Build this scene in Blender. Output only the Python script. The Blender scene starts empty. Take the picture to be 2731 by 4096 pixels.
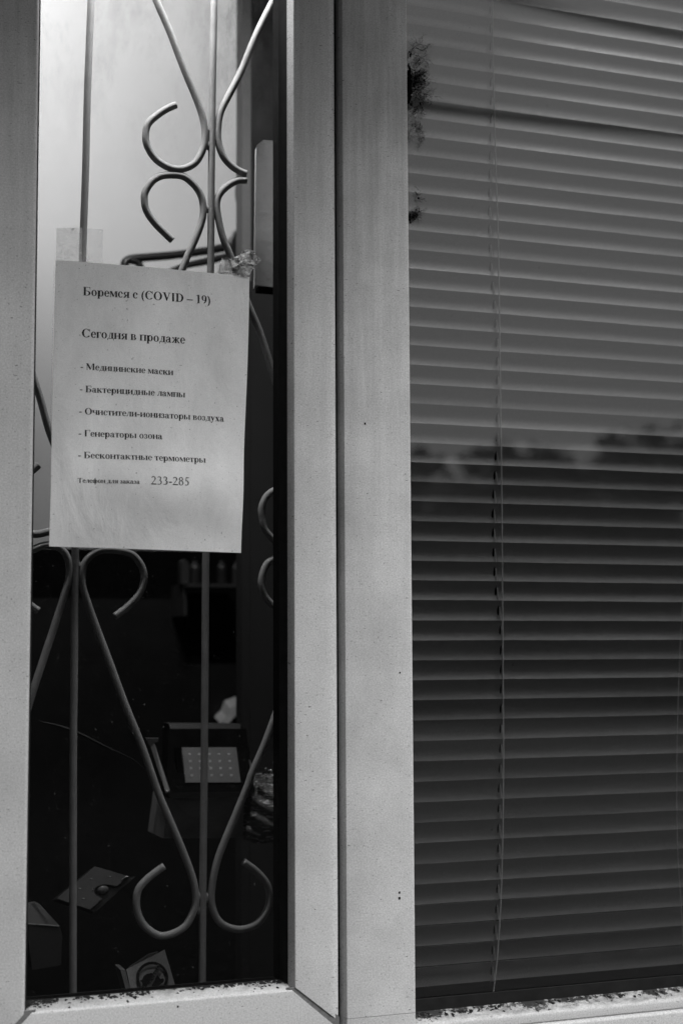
import bpy, math, random
from mathutils import Vector, Matrix
R = random.Random(7)
H = 1.35                      # height of the camera above the pavement
D = 1.5                       # distance of the camera from the front of the frames (plane y = 0)
# ---------------------------------------------------------------- camera, sky, sun, exposure
C = bpy.data.collections.new('place'); S = bpy.context.scene; S.collection.children.link(C)
CX = Vector((0.9374062, 0.02783917, 0.34712331))     # camera axes in world components (x right, y down, forward)
CY = Vector((-0.34820608, 0.08839875, 0.93324069))
CZ = Vector((-0.00470462, -0.99569606, 0.09255931))
F = 6010.0
cam = bpy.data.objects.new('camera', bpy.data.cameras.new('camera')); C.objects.link(cam); S.camera = cam
cam.data.sensor_fit = 'VERTICAL'; cam.data.sensor_height = 36.0; cam.data.sensor_width = 24.0
cam.data.lens = F / 4096 * 36.0; cam.data.clip_start = 0.05; cam.data.clip_end = 2000
cam.matrix_world = Matrix(((CX.x, -CX.y, -CX.z, 0), (CY.x, -CY.y, -CY.z, -D), (CZ.x, -CZ.y, -CZ.z, H), (0, 0, 0, 1)))
cam.data.dof.use_dof = True; cam.data.dof.focus_distance = 1.63; cam.data.dof.aperture_fstop = 3.6
cam.data.dof.aperture_blades = 7

W = bpy.data.worlds.new('World'); S.world = W; W.use_nodes = True
nt = W.node_tree; nt.nodes.clear()
sky = nt.nodes.new('ShaderNodeTexSky'); sky.sky_type = 'NISHITA'; sky.sun_disc = False
sky.sun_elevation = math.radians(50); sky.sun_rotation = math.radians(145)
sky.air_density = 1.5; sky.dust_density = 4.0; sky.ozone_density = 1.0
bw = nt.nodes.new('ShaderNodeRGBToBW'); bg = nt.nodes.new('ShaderNodeBackground'); wo = nt.nodes.new('ShaderNodeOutputWorld')
nt.links.new(sky.outputs[0], bw.inputs[0]); nt.links.new(bw.outputs[0], bg.inputs[0]); nt.links.new(bg.outputs[0], wo.inputs[0])
bg.inputs[1].default_value = 0.05
sun = bpy.data.objects.new('sun', bpy.data.lights.new('sun', 'SUN')); C.objects.link(sun)
sun.data.energy = 1.5; sun.data.angle = math.radians(26); sun.data.color = (1, 1, 1)
AZ, EL = math.radians(145), math.radians(50)
sd = Vector((math.sin(AZ) * math.cos(EL), math.cos(AZ) * math.cos(EL), math.sin(EL)))
sun.rotation_euler = sd.to_track_quat('Z', 'Y').to_euler(); sun.location = (3, -10, 12)
S.view_settings.view_transform = 'Standard'; S.view_settings.look = 'None'
S.view_settings.exposure = 0.75; S.view_settings.gamma = 1.0; S.view_settings.use_curve_mapping = False

# ---------------------------------------------------------------- helpers
U = 4096 / 2352.0
def at(px, py, y):
    """point of the plane y = const seen at a place of the 2731 x 4096 photograph"""
    v = Vector((px - 1365.5, py - 2048.0, F))
    r = Vector((CX.dot(v), CY.dot(v), CZ.dot(v)))
    t = (y + D) / r.y
    return Vector((r.x * t, y, H + r.z * t))
def au(a, b, y): return at(a * U, b * U, y)

def mesh(name, verts, faces, mat, parent=None, smooth=False, mats=None, mi=None):
    me = bpy.data.meshes.new(name); me.from_pydata([tuple(v) for v in verts], [], faces); me.update()
    for m in (mats or [mat]): me.materials.append(m)
    if mi:
        for p, i in zip(me.polygons, mi): p.material_index = i
    if smooth:
        for p in me.polygons: p.use_smooth = True
    o = bpy.data.objects.new(name, me); C.objects.link(o)
    if parent: o.parent = parent
    return o
def thing(name, label, cat, loc=None, group=None):
    o = bpy.data.objects.new(name, None); C.objects.link(o); o.empty_display_size = 0.05
    o['label'] = label; o['category'] = cat
    if group: o['group'] = group
    return o
def tag(o, label=None, cat=None, group=None, kind=None):
    if label: o['label'] = label
    if cat: o['category'] = cat
    if group: o['group'] = group
    if kind: o['kind'] = kind
    return o
class MB:
    def __init__(s): s.v = []; s.f = []
    def add(s, vs, fs):
        n = len(s.v); s.v += [Vector(v) for v in vs]; s.f += [tuple(i + n for i in f) for f in fs]; return s
    def box(s, x0, x1, y0, y1, z0, z1):
        return s.add([(x0, y0, z0), (x1, y0, z0), (x1, y1, z0), (x0, y1, z0), (x0, y0, z1), (x1, y0, z1), (x1, y1, z1), (x0, y1, z1)],
              [(0, 3, 2, 1), (4, 5, 6, 7), (0, 1, 5, 4), (1, 2, 6, 5), (2, 3, 7, 6), (3, 0, 4, 7)])
    def hexa(s, a, b):      # two quads, front a and back b
        return s.add(list(a) + list(b), [(0, 1, 2, 3), (7, 6, 5, 4), (0, 4, 5, 1), (1, 5, 6, 2), (2, 6, 7, 3), (3, 7, 4, 0)])
    def prism(s, poly, fn0, fn1):   # closed profile, two functions of a profile point
        n = len(poly); a = [fn0(p) for p in poly]; b = [fn1(p) for p in poly]
        s.add(a + b, [tuple(range(n))[::-1], tuple(range(n, 2 * n))] + [(i, (i + 1) % n, (i + 1) % n + n, i + n) for i in range(n)]); return s
    def tube(s, pts, r, n=10, sub=4, smooth=True):
        P = [Vector(p) for p in pts]
        if smooth and len(P) > 2:
            Q = []
            for i in range(len(P) - 1):
                p0 = P[max(i - 1, 0)]; p1 = P[i]; p2 = P[i + 1]; p3 = P[min(i + 2, len(P) - 1)]
                for k in range(sub):
                    t = k / sub
                    Q.append(0.5 * ((2 * p1) + (p2 - p0) * t + (2 * p0 - 5 * p1 + 4 * p2 - p3) * t * t + (3 * p1 - p0 - 3 * p2 + p3) * t ** 3))
            Q.append(P[-1]); P = Q
        V = []; Fc = []
        up = Vector((0, 1, 0.013))
        for i, p in enumerate(P):
            d = (P[min(i + 1, len(P) - 1)] - P[max(i - 1, 0)]).normalized()
            a = d.cross(up)
            if a.length < 1e-4: a = d.cross(Vector((1, 0, 0)))
            a.normalize(); b = d.cross(a); rr = r(i / (len(P) - 1)) if callable(r) else r
            for k in range(n):
                w = 2 * math.pi * k / n; V.append(p + (a * math.cos(w) + b * math.sin(w)) * rr)
        for i in range(len(P) - 1):
            for k in range(n):
                Fc.append((i * n + k, i * n + (k + 1) % n, (i + 1) * n + (k + 1) % n, (i + 1) * n + k))
        Fc.append(tuple(range(n))[::-1]); Fc.append(tuple(range((len(P) - 1) * n, len(P) * n)))
        return s.add(V, Fc)
    def ball(s, c, r, n=10, m=6, sc=(1, 1, 1)):
        c = Vector(c); V = []; Fc = []
        for j in range(m + 1):
            a = math.pi * j / m
            for k in range(n):
                b = 2 * math.pi * k / n
                V.append(c + Vector((math.sin(a) * math.cos(b) * sc[0], math.sin(a) * math.sin(b) * sc[1], math.cos(a) * sc[2])) * r)
        for j in range(m):
            for k in range(n): Fc.append((j * n + k, (j + 1) * n + k, (j + 1) * n + (k + 1) % n, j * n + (k + 1) % n))
        return s.add(V, Fc)
    def build(s, name, mat, parent=None, smooth=False, auto=None):
        o = mesh(name, s.v, s.f, mat, parent, smooth)
        if auto: 
            for p in o.data.polygons: p.use_smooth = True
            try: o.data.set_sharp_from_angle(angle=math.radians(auto))
            except Exception: pass
        return o

# ---------------------------------------------------------------- materials
class NT:
    def __init__(s, name):
        s.m = bpy.data.materials.new(name); s.m.use_nodes = True; s.t = s.m.node_tree; s.t.nodes.clear()
        s.out = s.t.nodes.new('ShaderNodeOutputMaterial')
        s.tc = s.t.nodes.new('ShaderNodeTexCoord')
    def n(s, ty, **k):
        o = s.t.nodes.new(ty)
        for a, b in k.items(): setattr(o, a, b)
        return o
    def l(s, a, b): s.t.links.new(a, b)
    def mp(s, scale=(1, 1, 1), loc=(0, 0, 0), rot=(0, 0, 0)):
        m = s.n('ShaderNodeMapping'); m.inputs['Scale'].default_value = scale; m.inputs['Location'].default_value = loc; m.inputs['Rotation'].default_value = rot
        s.l(s.tc.outputs['Object'], m.inputs[0]); return m.outputs[0]
    def noise(s, scale, detail=2.0, vec=None, rough=0.5, dist=0.0):
        n = s.n('ShaderNodeTexNoise'); n.inputs['Scale'].default_value = scale; n.inputs['Detail'].default_value = detail
        n.inputs['Roughness'].default_value = rough; n.inputs['Distortion'].default_value = dist
        s.l(vec if vec else s.tc.outputs['Object'], n.inputs['Vector']); return n.outputs[0]
    def ramp(s, x, a, b, va=0.0, vb=1.0, smooth=False):
        m = s.n('ShaderNodeMapRange'); m.interpolation_type = 'SMOOTHSTEP' if smooth else 'LINEAR'
        for i, v in zip(('From Min', 'From Max', 'To Min', 'To Max'), (a, b, va, vb)): m.inputs[i].default_value = v
        s.l(x, m.inputs['Value']); return m.outputs[0]
    def math(s, op, a, b=None):
        m = s.n('ShaderNodeMath', operation=op)
        for i, v in enumerate((a, b)):
            if v is None: continue
            if isinstance(v, (int, float)): m.inputs[i].default_value = v
            else: s.l(v, m.inputs[i])
        return m.outputs[0]
    def mul(s, *xs):
        r = xs[0]
        for x in xs[1:]: r = s.math('MULTIPLY', r, x)
        return r
    def xyz(s):
        x = s.n('ShaderNodeSeparateXYZ'); s.l(s.tc.outputs['Object'], x.inputs[0]); return x.outputs
    def bsdf(s, col, rough=0.5, spec=0.5, metal=0.0, bump=None, bs=0.1, bd=0.001, coat=0.0, coatr=0.1):
        b = s.n('ShaderNodeBsdfPrincipled')
        def put(k, v):
            if isinstance(v, (int, float)):
                if k == 'Base Color': v = (v, v, v, 1)
                b.inputs[k].default_value = v
            else: s.l(v, b.inputs[k])
        put('Base Color', col); put('Roughness', rough); put('Metallic', metal); b.inputs['Specular IOR Level'].default_value = spec
        b.inputs['Coat Weight'].default_value = coat; b.inputs['Coat Roughness'].default_value = coatr
        if bump is not None:
            bb = s.n('ShaderNodeBump'); bb.inputs['Strength'].default_value = bs; bb.inputs['Distance'].default_value = bd
            s.l(bump, bb.inputs['Height']); s.l(bb.outputs[0], b.inputs['Normal'])
        s.l(b.outputs[0], s.out.inputs[0]); s.b = b; return s.m

def simple(name, col, rough=0.5, var=0.1, scale=40, metal=0.0, grain=0.0, spec=0.5, bump=0.0, coat=0.0):
    k = NT(name)
    c = k.ramp(k.noise(scale, 4), 0.3, 0.7, col * (1 - var), col * (1 + var))
    if grain: c = k.mul(c, k.ramp(k.noise(900, 1), 0.25, 0.75, 1 - grain, 1 + grain))
    return k.bsdf(c, rough, spec, metal, bump=k.noise(scale * 6, 3) if bump else None, bs=bump, coat=coat)

def pvc(name, base=0.62, streaks=0.1, lowdirt=None, dark=1.0):
    """weathered white window plastic: sandy grain, scuffs, pinprick dirt, rain streaks"""
    k = NT(name)
    g = k.ramp(k.noise(620, 2.5, None, 0.7), 0.3, 0.7, 0.77, 1.23)
    blot = k.ramp(k.noise(11, 6, None, .65), 0.3, 0.7, 1 - streaks * 0.6, 1 + streaks * 0.3)
    st = k.ramp(k.noise(1, 5, k.mp((90, 90, 5)), 0.75), 0.35, 0.75, 1.0 + streaks * 0.1, 1.0 - streaks * .6)
    # rain streaks belong to the upper, less washed part
    z = k.xyz()[2]
    st = k.math('ADD', 1.0, k.mul(k.math('SUBTRACT', st, 1.0), k.ramp(z, H - 0.1, H + 0.6, 0.1, 1.6)))
    # scuffs: short slanting scratches
    sc = k.n('ShaderNodeTexNoise'); sc.inputs['Scale'].default_value = 1.0; sc.inputs['Detail'].default_value = 3
    k.l(k.mp((160, 160, 520), rot=(0, math.radians(38), 0)), sc.inputs['Vector'])
    zone = k.ramp(k.noise(26, 2), 0.42, 0.62, 0.0, 1.0)
    scf = k.mul(k.ramp(sc.outputs[0], 0.655, 0.70, 0.0, 0.85), zone)
    vo = k.n('ShaderNodeTexVoronoi'); vo.inputs['Scale'].default_value = 85; k.l(k.tc.outputs['Object'], vo.inputs['Vector'])
    rnd = k.n('ShaderNodeSeparateColor'); k.l(vo.outputs['Color'], rnd.inputs[0])
    pin = k.mul(k.ramp(vo.outputs['Distance'], 0.02, 0.07, 1.0, 0.0), k.ramp(rnd.outputs[0], 0.93, 0.95, 0, 1))
    vo2 = k.n('ShaderNodeTexVoronoi'); vo2.inputs['Scale'].default_value = 260; k.l(k.tc.outputs['Object'], vo2.inputs['Vector'])
    r2 = k.n('ShaderNodeSeparateColor'); k.l(vo2.outputs['Color'], r2.inputs[0])
    pin2 = k.mul(k.ramp(vo2.outputs['Distance'], 0.1, 0.2, 1.0, 0.0), k.ramp(r2.outputs[1], 0.93, 0.95, 0, 0.45))
    d = k.math('MAXIMUM', k.math('MAXIMUM', scf, pin), pin2)
    if lowdirt:
        d = k.math('MAXIMUM', d, lowdirt(k))
    c = k.mul(g, blot, st, base * dark)
    mix = k.math('ADD', k.mul(c, k.math('SUBTRACT', 1.0, d)), k.mul(d, 0.02))
    return k.bsdf(mix, k.ramp(k.noise(60, 2), 0.3, 0.7, 0.42, 0.6), 0.4, bump=k.noise(700, 2), bs=0.25, bd=0.0004)

def rail_dirt(zc, zw):
    def fn(k):
        z = k.xyz()[2]; x = k.xyz()[0]
        up = k.ramp(z, zc - zw, zc + zw * .5, -0.20, 0.15)
        n = k.noise(1, 9, k.mp((150, 90, 380)), 0.80)
        n2 = k.ramp(k.noise(1, 3, k.mp((26, 3, 3))), 0.35, 0.65, -0.11, 0.09)
        cor = k.math('ADD', k.ramp(x, 0.232, 0.262, 0.10, 0.0), k.math('ADD', k.mul(k.ramp(x, 0.44, 0.50, 0.0, 0.10), k.ramp(x, 0.51, 0.56, 1.0, 0.0)), k.mul(k.ramp(x, 0.641, 0.72, 0.10, 0.0), k.ramp(x, 0.62, 0.64, 0.0, 1.0))))
        t = k.math('ADD', k.math('ADD', n, n2), k.math('ADD', up, cor))
        crust = k.mul(k.ramp(t, 0.56, 0.62, 0.0, 1.0), k.ramp(z, zc - zw * 1.3, zc - zw, 0.0, 1.0))
        film = k.mul(k.ramp(k.noise(1, 7, k.mp((60, 60, 240)), 0.7), 0.36, 0.62, 0.0, 0.62), k.ramp(z, zc - zw * .8, zc - zw * .1, 0.05, 1.0))
        return k.math('MAXIMUM', crust, film)
    return fn
M = {}
M['pvc_left_shaded'] = pvc('pvc_left_stile_shaded', 0.51, 0.24)  # darker copy of the sash plastic: left stile's shade put into base and streaks
M['pvc'] = pvc('pvc_sash', 0.61, 0.26)
M['pvc_mull'] = pvc('pvc_mullion', 0.63, 0.36)
M['pvc_rail'] = pvc('pvc_bottom_rail', 0.56, 0.05, rail_dirt(H - 0.3395, 0.0062))
M['pvc_sill'] = pvc('pvc_frame_sill', 0.58, 0.05, rail_dirt(H - 0.389, 0.007))
M['mitre'] = simple('mitre_seam_grey', 0.15, 0.7, 0.25, 300, grain=0.2)
M['rubber'] = simple('black_rubber', 0.012, 0.75, 0.3, 80, spec=0.2)
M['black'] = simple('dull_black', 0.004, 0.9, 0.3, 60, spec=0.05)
M['bar'] = simple('grey_painted_steel', 0.31, 0.85, 0.10, 60, grain=0.15, bump=0.15)
M['slat'] = None
M['cord'] = simple('cotton_cord', 0.9, 0.8, 0.2, 600)
M['slot'] = M['black']
M['wall_white'] = simple('whitewashed_wall', 0.78, 0.85, 0.05, 3)
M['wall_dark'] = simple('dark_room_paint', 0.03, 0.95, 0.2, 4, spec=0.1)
M['casing'] = simple('grey_door_casing', 0.15, 0.7, 0.1, 8)
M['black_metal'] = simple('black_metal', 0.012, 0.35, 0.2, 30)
M['carton_dark'] = simple('brown_card', 0.10, 0.8, 0.2, 30, grain=0.15)
M['grey_block'] = simple('grey_foam_block', 0.62, 0.85, 0.12, 25, grain=0.15, bump=0.3)

def slatmat():
    k = NT('blind_slat_enamel')
    c = k.ramp(k.noise(1, 3, k.mp((5, 30, 60))), 0.3, 0.7, 0.47, 0.55)
    c = k.mul(c, k.ramp(k.noise(1000, 1.5), 0.3, 0.7, 0.87, 1.13))
    vo = k.n('ShaderNodeTexVoronoi'); vo.inputs['Scale'].default_value = 70; k.l(k.tc.outputs['Object'], vo.inputs['Vector'])
    rnd = k.n('ShaderNodeSeparateColor'); k.l(vo.outputs['Color'], rnd.inputs[0])
    pin = k.mul(k.ramp(vo.outputs['Distance'], 0.03, 0.08, 1.0, 0.0), k.ramp(rnd.outputs[0], 0.9, 0.93, 0, 0.8))
    c = k.mul(c, k.math('SUBTRACT', 1.0, pin))
    return k.bsdf(c, 0.37, 0.5, 0.86)
M['slat'] = slatmat()

def glassmat(name, tint, refl, dirt=0.0, zlow=0.0):
    k = NT(name)
    tr = k.n('ShaderNodeBsdfTransparent'); tr.inputs[0].default_value = (tint, tint, tint, 1)
    gl = k.n('ShaderNodeBsdfGlossy'); gl.inputs[0].default_value = (1, 1, 1, 1); gl.inputs['Roughness'].default_value = 0.0
    lw = k.n('ShaderNodeLayerWeight'); lw.inputs[0].default_value = 0.35
    fac = k.math('ADD', refl, k.mul(k.math('POWER', lw.outputs['Facing'], 4.0), 0.8))
    mx = k.n('ShaderNodeMixShader'); k.l(fac, mx.inputs[0]); k.l(tr.outputs[0], mx.inputs[1]); k.l(gl.outputs[0], mx.inputs[2])
    last = mx.outputs[0]
    # fine dust film on the pane
    df = k.n('ShaderNodeBsdfDiffuse'); df.inputs[0].default_value = (0.6, 0.6, 0.6, 1)
    n1 = k.ramp(k.noise(1, 6, k.mp((30, 30, 14)), 0.68), 0.45, 0.75, 0.0, 1.0)
    xyz = k.xyz()
    hi = k.ramp(xyz[2], H + 0.42, H + 0.74, 0.0, 1.0, True)
    edge = k.ramp(xyz[0], 0.40, 0.47, 0.35, 1.0)
    fd = k.math('ADD', k.mul(n1, hi, edge, dirt), 0.0)
    sp = k.ramp(k.noise(520, 2), 0.74, 0.79, 0.0, 0.25)
    fd = k.math('ADD', fd, sp)
    m2 = k.n('ShaderNodeMixShader'); k.l(fd, m2.inputs[0]); k.l(last, m2.inputs[1]); k.l(df.outputs[0], m2.inputs[2])
    k.l(m2.outputs[0], k.out.inputs[0]); return k.m
M['glass_l'] = glassmat('tinted_pane_of_the_sash', 0.62, 0.014, 0.35)
M['glass_r'] = glassmat('tinted_pane_by_the_blind', 0.64, 0.062, 0.0)
M['glass_back'] = simple('pane_inner', 0.1, 0.1)

# ---------------------------------------------------------------- the ground, the road and the street opposite
asph = simple('asphalt', 0.035, 0.9, 0.3, 3, grain=0.3)
def flat(name, x0, x1, y0, y1, z, mat):
    return tag(mesh(name, [(x0, y0, z), (x1, y0, z), (x1, y1, z), (x0, y1, z)], [(0, 1, 2, 3)], mat), kind='structure')
flat('ground', -600, 600, -600, 600, 0.0, simple('dark_turf', 0.03, 1.0, 0.4, 2))
b = MB().box(-60, 60, -4.0, -0.02, -0.2, 0.12); tag(b.build('pavement', simple('grey_paving', 0.08, 0.9, 0.2, 5)), kind='structure')
flat('road', -200, 200, -12, -4.0, 0.006, asph)

# the shop the window belongs to: front wall round the opening, side and rear walls, roof, canopy
shop = thing('shop_building', 'dark fronted shop that holds the grilled window and the blind', 'building')
plaster = simple('grey_plaster', 0.16, 0.9, 0.2, 6)
OX0, OX1, OZ0, OZ1 = 0.10, 1.60, H - 0.52, H + 1.02
b = MB(); b.box(-4, OX0, 0.01, 0.30, 0.12, 3.4); b.box(OX1, 8, 0.01, 0.30, 0.12, 3.4)
b.box(OX0, OX1, 0.01, 0.075, 0.12, OZ0); b.box(OX0, OX1, 0.01, 0.30, OZ1, 3.4)
b.build('front_wall', plaster, shop)
b = MB(); b.box(-4, -3.8, 0.30, 5.0, 0.12, 3.4); b.box(7.8, 8, 0.30, 5.0, 0.12, 3.4); b.box(-4, 8, 5.0, 5.2, 0.12, 3.4)
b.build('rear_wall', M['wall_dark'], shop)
MB().box(-4.2, 8.2, -0.02, 5.4, 3.4, 6.6).build('upper_storey', plaster, shop)
MB().box(-4.2, 8.2, -0.30, 5.5, 6.6, 6.8).build('roof', plaster, shop)
MB().box(-1.2, 1.13, -0.60, 0.008, H + 1.17, H + 1.27).build('canopy', plaster, shop)
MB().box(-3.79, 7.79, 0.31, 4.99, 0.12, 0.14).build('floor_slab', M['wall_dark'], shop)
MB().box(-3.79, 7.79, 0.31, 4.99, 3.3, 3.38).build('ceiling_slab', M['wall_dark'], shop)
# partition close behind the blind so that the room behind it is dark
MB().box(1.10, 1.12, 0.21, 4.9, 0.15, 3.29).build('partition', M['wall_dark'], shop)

# neighbouring house across the road (mirrored in the sash pane)
hs = thing('town_house', 'dark brick town house across the road, left of the trees, seen only mirrored', 'building')
brick = simple('dark_brick', 0.03, 0.9, 0.25, 2)
MB().box(-22, 8.0, -30, -20, 0, 13).build('wall', brick, hs)
MB().prism([(-22.4, 0), (8.4, 0), (8.4, .3), (-7, 3.2), (-22.4, .3)], lambda p: (p[0], -19.7, 13 + p[1]), lambda p: (p[0], -30.3, 13 + p[1])).build('roof', brick, hs)
for i in range(7):
    for j in range(3):
        x = -20 + i * 4.0; z = 1.6 + j * 4
        w = MB().box(x, x + 1.4, -20.0, -19.94, z, z + 1.9).build('window', M['black_metal'], hs)
        MB().box(x - .08, x + 1.48, -19.99, -19.9, z - .12, z - .02).build('sill', plaster, w)

# wall and trees opposite
leafm = simple('tree_foliage', 0.04, 0.8, 0.5, 3); barkm = simple('tree_bark', 0.05, 0.9, 0.3, 10)
yard = MB().box(8.05, 60, -31.2, -31.0, 0, 2.4).build('yard_wall', brick)
tag(yard, 'long dark yard wall beneath the trees, seen only mirrored in the blind pane', 'wall')
TL = ['low bushy tree next to the brick house, seen only mirrored', 'second tree from the brick house, with a ragged top, seen only mirrored',
      'third tree from the brick house, the widest, seen only mirrored', 'fourth tree from the brick house, slim and low, seen only mirrored',
      'fifth tree from the brick house, round crown, seen only mirrored', 'tree furthest from the brick house, seen only mirrored']
TX = [(12.3, 5.9, 3.0), (16.2, 6.3, 2.6), (19.8, 6.9, 3.3), (23.6, 5.9, 2.2), (27.2, 6.7, 3.0), (31.5, 6.2, 3.0)]
for (x, h, w), lab in zip(TX, TL):
    t = thing('broadleaf_tree', lab, 'tree', group='trees across the road')
    y = -29.0 - R.uniform(0, 1.5)
    MB().tube([(x, y, 0), (x + .1, y, h * .35), (x - .1, y, h * .7)], lambda u: .22 - .12 * u, 8).build('trunk', barkm, t)
    b = MB()
    for i in range(2600):
        a = R.uniform(0, 6.283); rr = w * math.sqrt(R.random()) * .75; zz = R.uniform(-1, 1)
        c = Vector((x + math.cos(a) * rr * 1.15 * math.sqrt(1 - zz * zz * .8), y + math.sin(a) * rr * .6, h * .5 + zz * h * .42 + .35 * math.sin(a * 3 + x)))
        s_ = R.uniform(.12, .34); q = [Vector((R.uniform(-1, 1), R.uniform(-1, 1), R.uniform(-1, 1))) * s_ for _ in range(3)]
        b.add([c + q[0], c + q[1], c + q[2], c - q[0]], [(0, 1, 2), (1, 2, 3)])
    b.build('crown', leafm, t)

shed = thing('storage_shed', 'long low dark storage shed behind the trees, seen only mirrored', 'building')
MB().box(8.6, 48, -40, -33, 0, 4.5).build('wall', brick, shed)
MB().prism([(-33, 0), (-40.3, 0), (-40.3, .2), (-36.5, .7), (-32.7, .2), (-32.7, 0)], lambda p: (8.3, p[0], 4.5 + p[1]), lambda p: (48.3, p[0], 4.5 + p[1])).build('roof', brick, shed)
MB().box(-.62, -.50, -.95, -.001, .12, 3.3).build('added_side_fin', plaster, shop)  # added unseen fin that blocks sky light on the left frame
# overhead lines in front of the shop (mirrored in the blind pane as soft dark bands)
def line(name, lab, a, b_, r, yv=8.0):
    p = at(a[0], a[1], yv); q = at(b_[0], b_[1], yv)
    my = lambda v: Vector((v.x, 0.048 - v.y, v.z))
    p, q = my(p), my(q); d = q - p
    pts = [p - d * 2.2 + Vector((0, 0, .10)), p, (p + q) / 2 - Vector((0, 0, .012)), q, q + d * 2.5 + Vector((0, 0, .14))]
    tag(MB().tube(pts, r, 8).build(name, M['rubber']), lab, 'cable')
line('overhead_cable', 'thick lower overhead cable, mirrored as a dark band across the blind', (1700, 425), (2731, 535), .056, 17.0)
line('overhead_cable', 'upper overhead cable, mirrored at the top right corner of the blind', (1950, -25), (2731, 140), .050, 16.0)
pole = thing('utility_pole', 'utility pole far to the right that carries the overhead cables', 'pole')
MB().tube([(19, -8.2, 0), (19, -8.2, 7)], .13, 10).build('mast', barkm, pole)
MB().box(18.2, 19.8, -8.28, -8.12, 5.6, 5.72).build('crossarm', barkm, pole)

# ---------------------------------------------------------------- window frames
ZT = H + 0.95
def vprism(poly, z0, z1):
    z0f = z0 if callable(z0) else (lambda x: z0)
    return MB().prism(poly, lambda p: (p[0], p[1], z0f(p[0])), lambda p: (p[0], p[1], z1))
sash = thing('casement_window', 'white framed sash with the barred dark pane and taped notice, left half', 'window')
ZB = H - 0.3445
XL, XR = 0.2315, 0.5050
# left stile
poly = [(0.118, 0.0), (0.2265, 0.0), (0.2282, 0.0003), (0.2296, 0.0012), (0.2306, 0.0026), (0.2313, 0.006), (0.2315, 0.0225), (0.2315, 0.05), (0.118, 0.05)]
vprism(poly, lambda x: ZB - 0.001 - max(0, XL - 0.001 - x) * 1.0, ZT).build('stile', M['pvc_left_shaded'], sash, auto=50)
# right stile
arc = [(0.5415 + 0.012 * math.sin(a), 0.0055 * (1 - math.cos(a))) for a in [i * math.pi / 2 / 8 for i in range(9)]]
poly = [(0.5008, 0.05), (0.5008, 0.0105), (0.5045, 0.0010), (0.5050, 0.0002), (0.5056, 0.0)] + arc + [(0.5535, 0.05)]
vprism(poly, lambda x: ZB + 0.001 - max(0, x - 0.5056) * 0.80, ZT).build('stile', M['pvc'], sash, auto=40)
# bottom rail  (profile in y,z, run along x with mitred ends)
prof = [(0.0215, ZB + 0.0055), (0.012, ZB + 0.0030), (0.004, ZB + 0.0006), (0.0012, ZB - 0.0012), (0.0, ZB - 0.0034), (0.0, ZB - 0.085), (0.05, ZB - 0.085), (0.05, ZB - 0.035), (0.0238, ZB - 0.035), (0.0238, ZB + 0.0040)]
def endL(p):
    z = min(p[1], ZB); return (XL + 0.007 - (ZB - z) * 1.0, p[0], p[1])
def endR(p):
    z = min(p[1], ZB); return (XR - 0.005 + (ZB - z) * 1.17, p[0], p[1])
o = MB().prism(prof, endL, lambda p: (max(endR(p)[0], endR(p)[0]), p[0], p[1])).build('bottom_rail', M['pvc_rail'], sash, auto=50)
MB().box(0.118, 0.5535, 0.0, 0.05, ZT, ZT + 0.06).build('top_rail', M['pvc'], sash)
# mitre seams, a little below the face
MB().hexa([(XL - .006, .0012, ZB + .001), (XL + .010, .0012, ZB + .0005), (XL - .070, .0012, ZB - .082), (XL - .090, .0012, ZB - .080)],
          [(XL - .006, .004, ZB + .001), (XL + .010, .004, ZB + .0005), (XL - .070, .004, ZB - .082), (XL - .090, .004, ZB - .080)]).build('mitre_seam', M['mitre'], sash)
MB().hexa([(XR - .009, .0012, ZB + .001), (XR + .006, .0012, ZB + .0028), (XR + .0484, .0012, ZB - .0325), (XR + .0484, .0012, ZB - .052)],
          [(XR - .009, .004, ZB + .001), (XR + .006, .004, ZB + .0028), (XR + .0484, .004, ZB - .0325), (XR + .0484, .004, ZB - .052)]).build('mitre_seam', M['mitre'], sash)
# rubber gaskets
MB().prism([(0.4955, 0.0236), (0.5006, 0.0108), (0.5006, 0.0236)], lambda p: (p[0], p[1], ZB - .001), lambda p: (p[0], p[1], ZT)).build('gasket', M['rubber'], sash)
MB().box(XL + .0002, XL + .0012, .006, .0235, ZB + .004, ZT).build('gasket', M['rubber'], sash)
MB().box(.4980, .5006, .0247, .052, ZB - .001, ZT).build('inner_black_cover', M['black'], sash)  # added black strip that hides lamp light on the stile's inner side
pane = MB().box(XL + .0014, .4978, .0240, .0244, ZB + .006, ZT).build('glass_pane', M['glass_l'], sash)
# aluminium spacer seen through the pane edge
zs = at(561, 3966, .031).z; zi = at(561, 3951, .050).z
sp = MB().box(XL + .004, .4952, .028, .034, zs - .0012, zs).build('spacer_bar', simple('spacer_aluminium', .22, .4, .3, 90), sash)
MB().box(XL + .0013, .4953, .0217, .0236, ZB + .0030, max(ZB + .0058, zs - .0030)).build('gasket', M['rubber'], sash)
b = MB()
for i in range(78):
    x = XL + .010 + i * .0033
    b.box(x, x + .0012, .0272, .0279, zs - .0009, zs - .0002)
tag(b.build('spacer_hole_glints', simple('spacer_glint', .8, .3), sash), kind='stuff')  # bright glints at the spacer perforations, put into pale dots
MB().box(XL + .0015, .4978, .0502, .0508, zi - .0010, zi + .0002).build('sealant_line', simple('grey_sealant', .05, .6), sash)
MB().box(XL + .0015, .4978, .035, .050, ZB - .03, zi).build('inner_bead', M['black'], sash)

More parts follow.
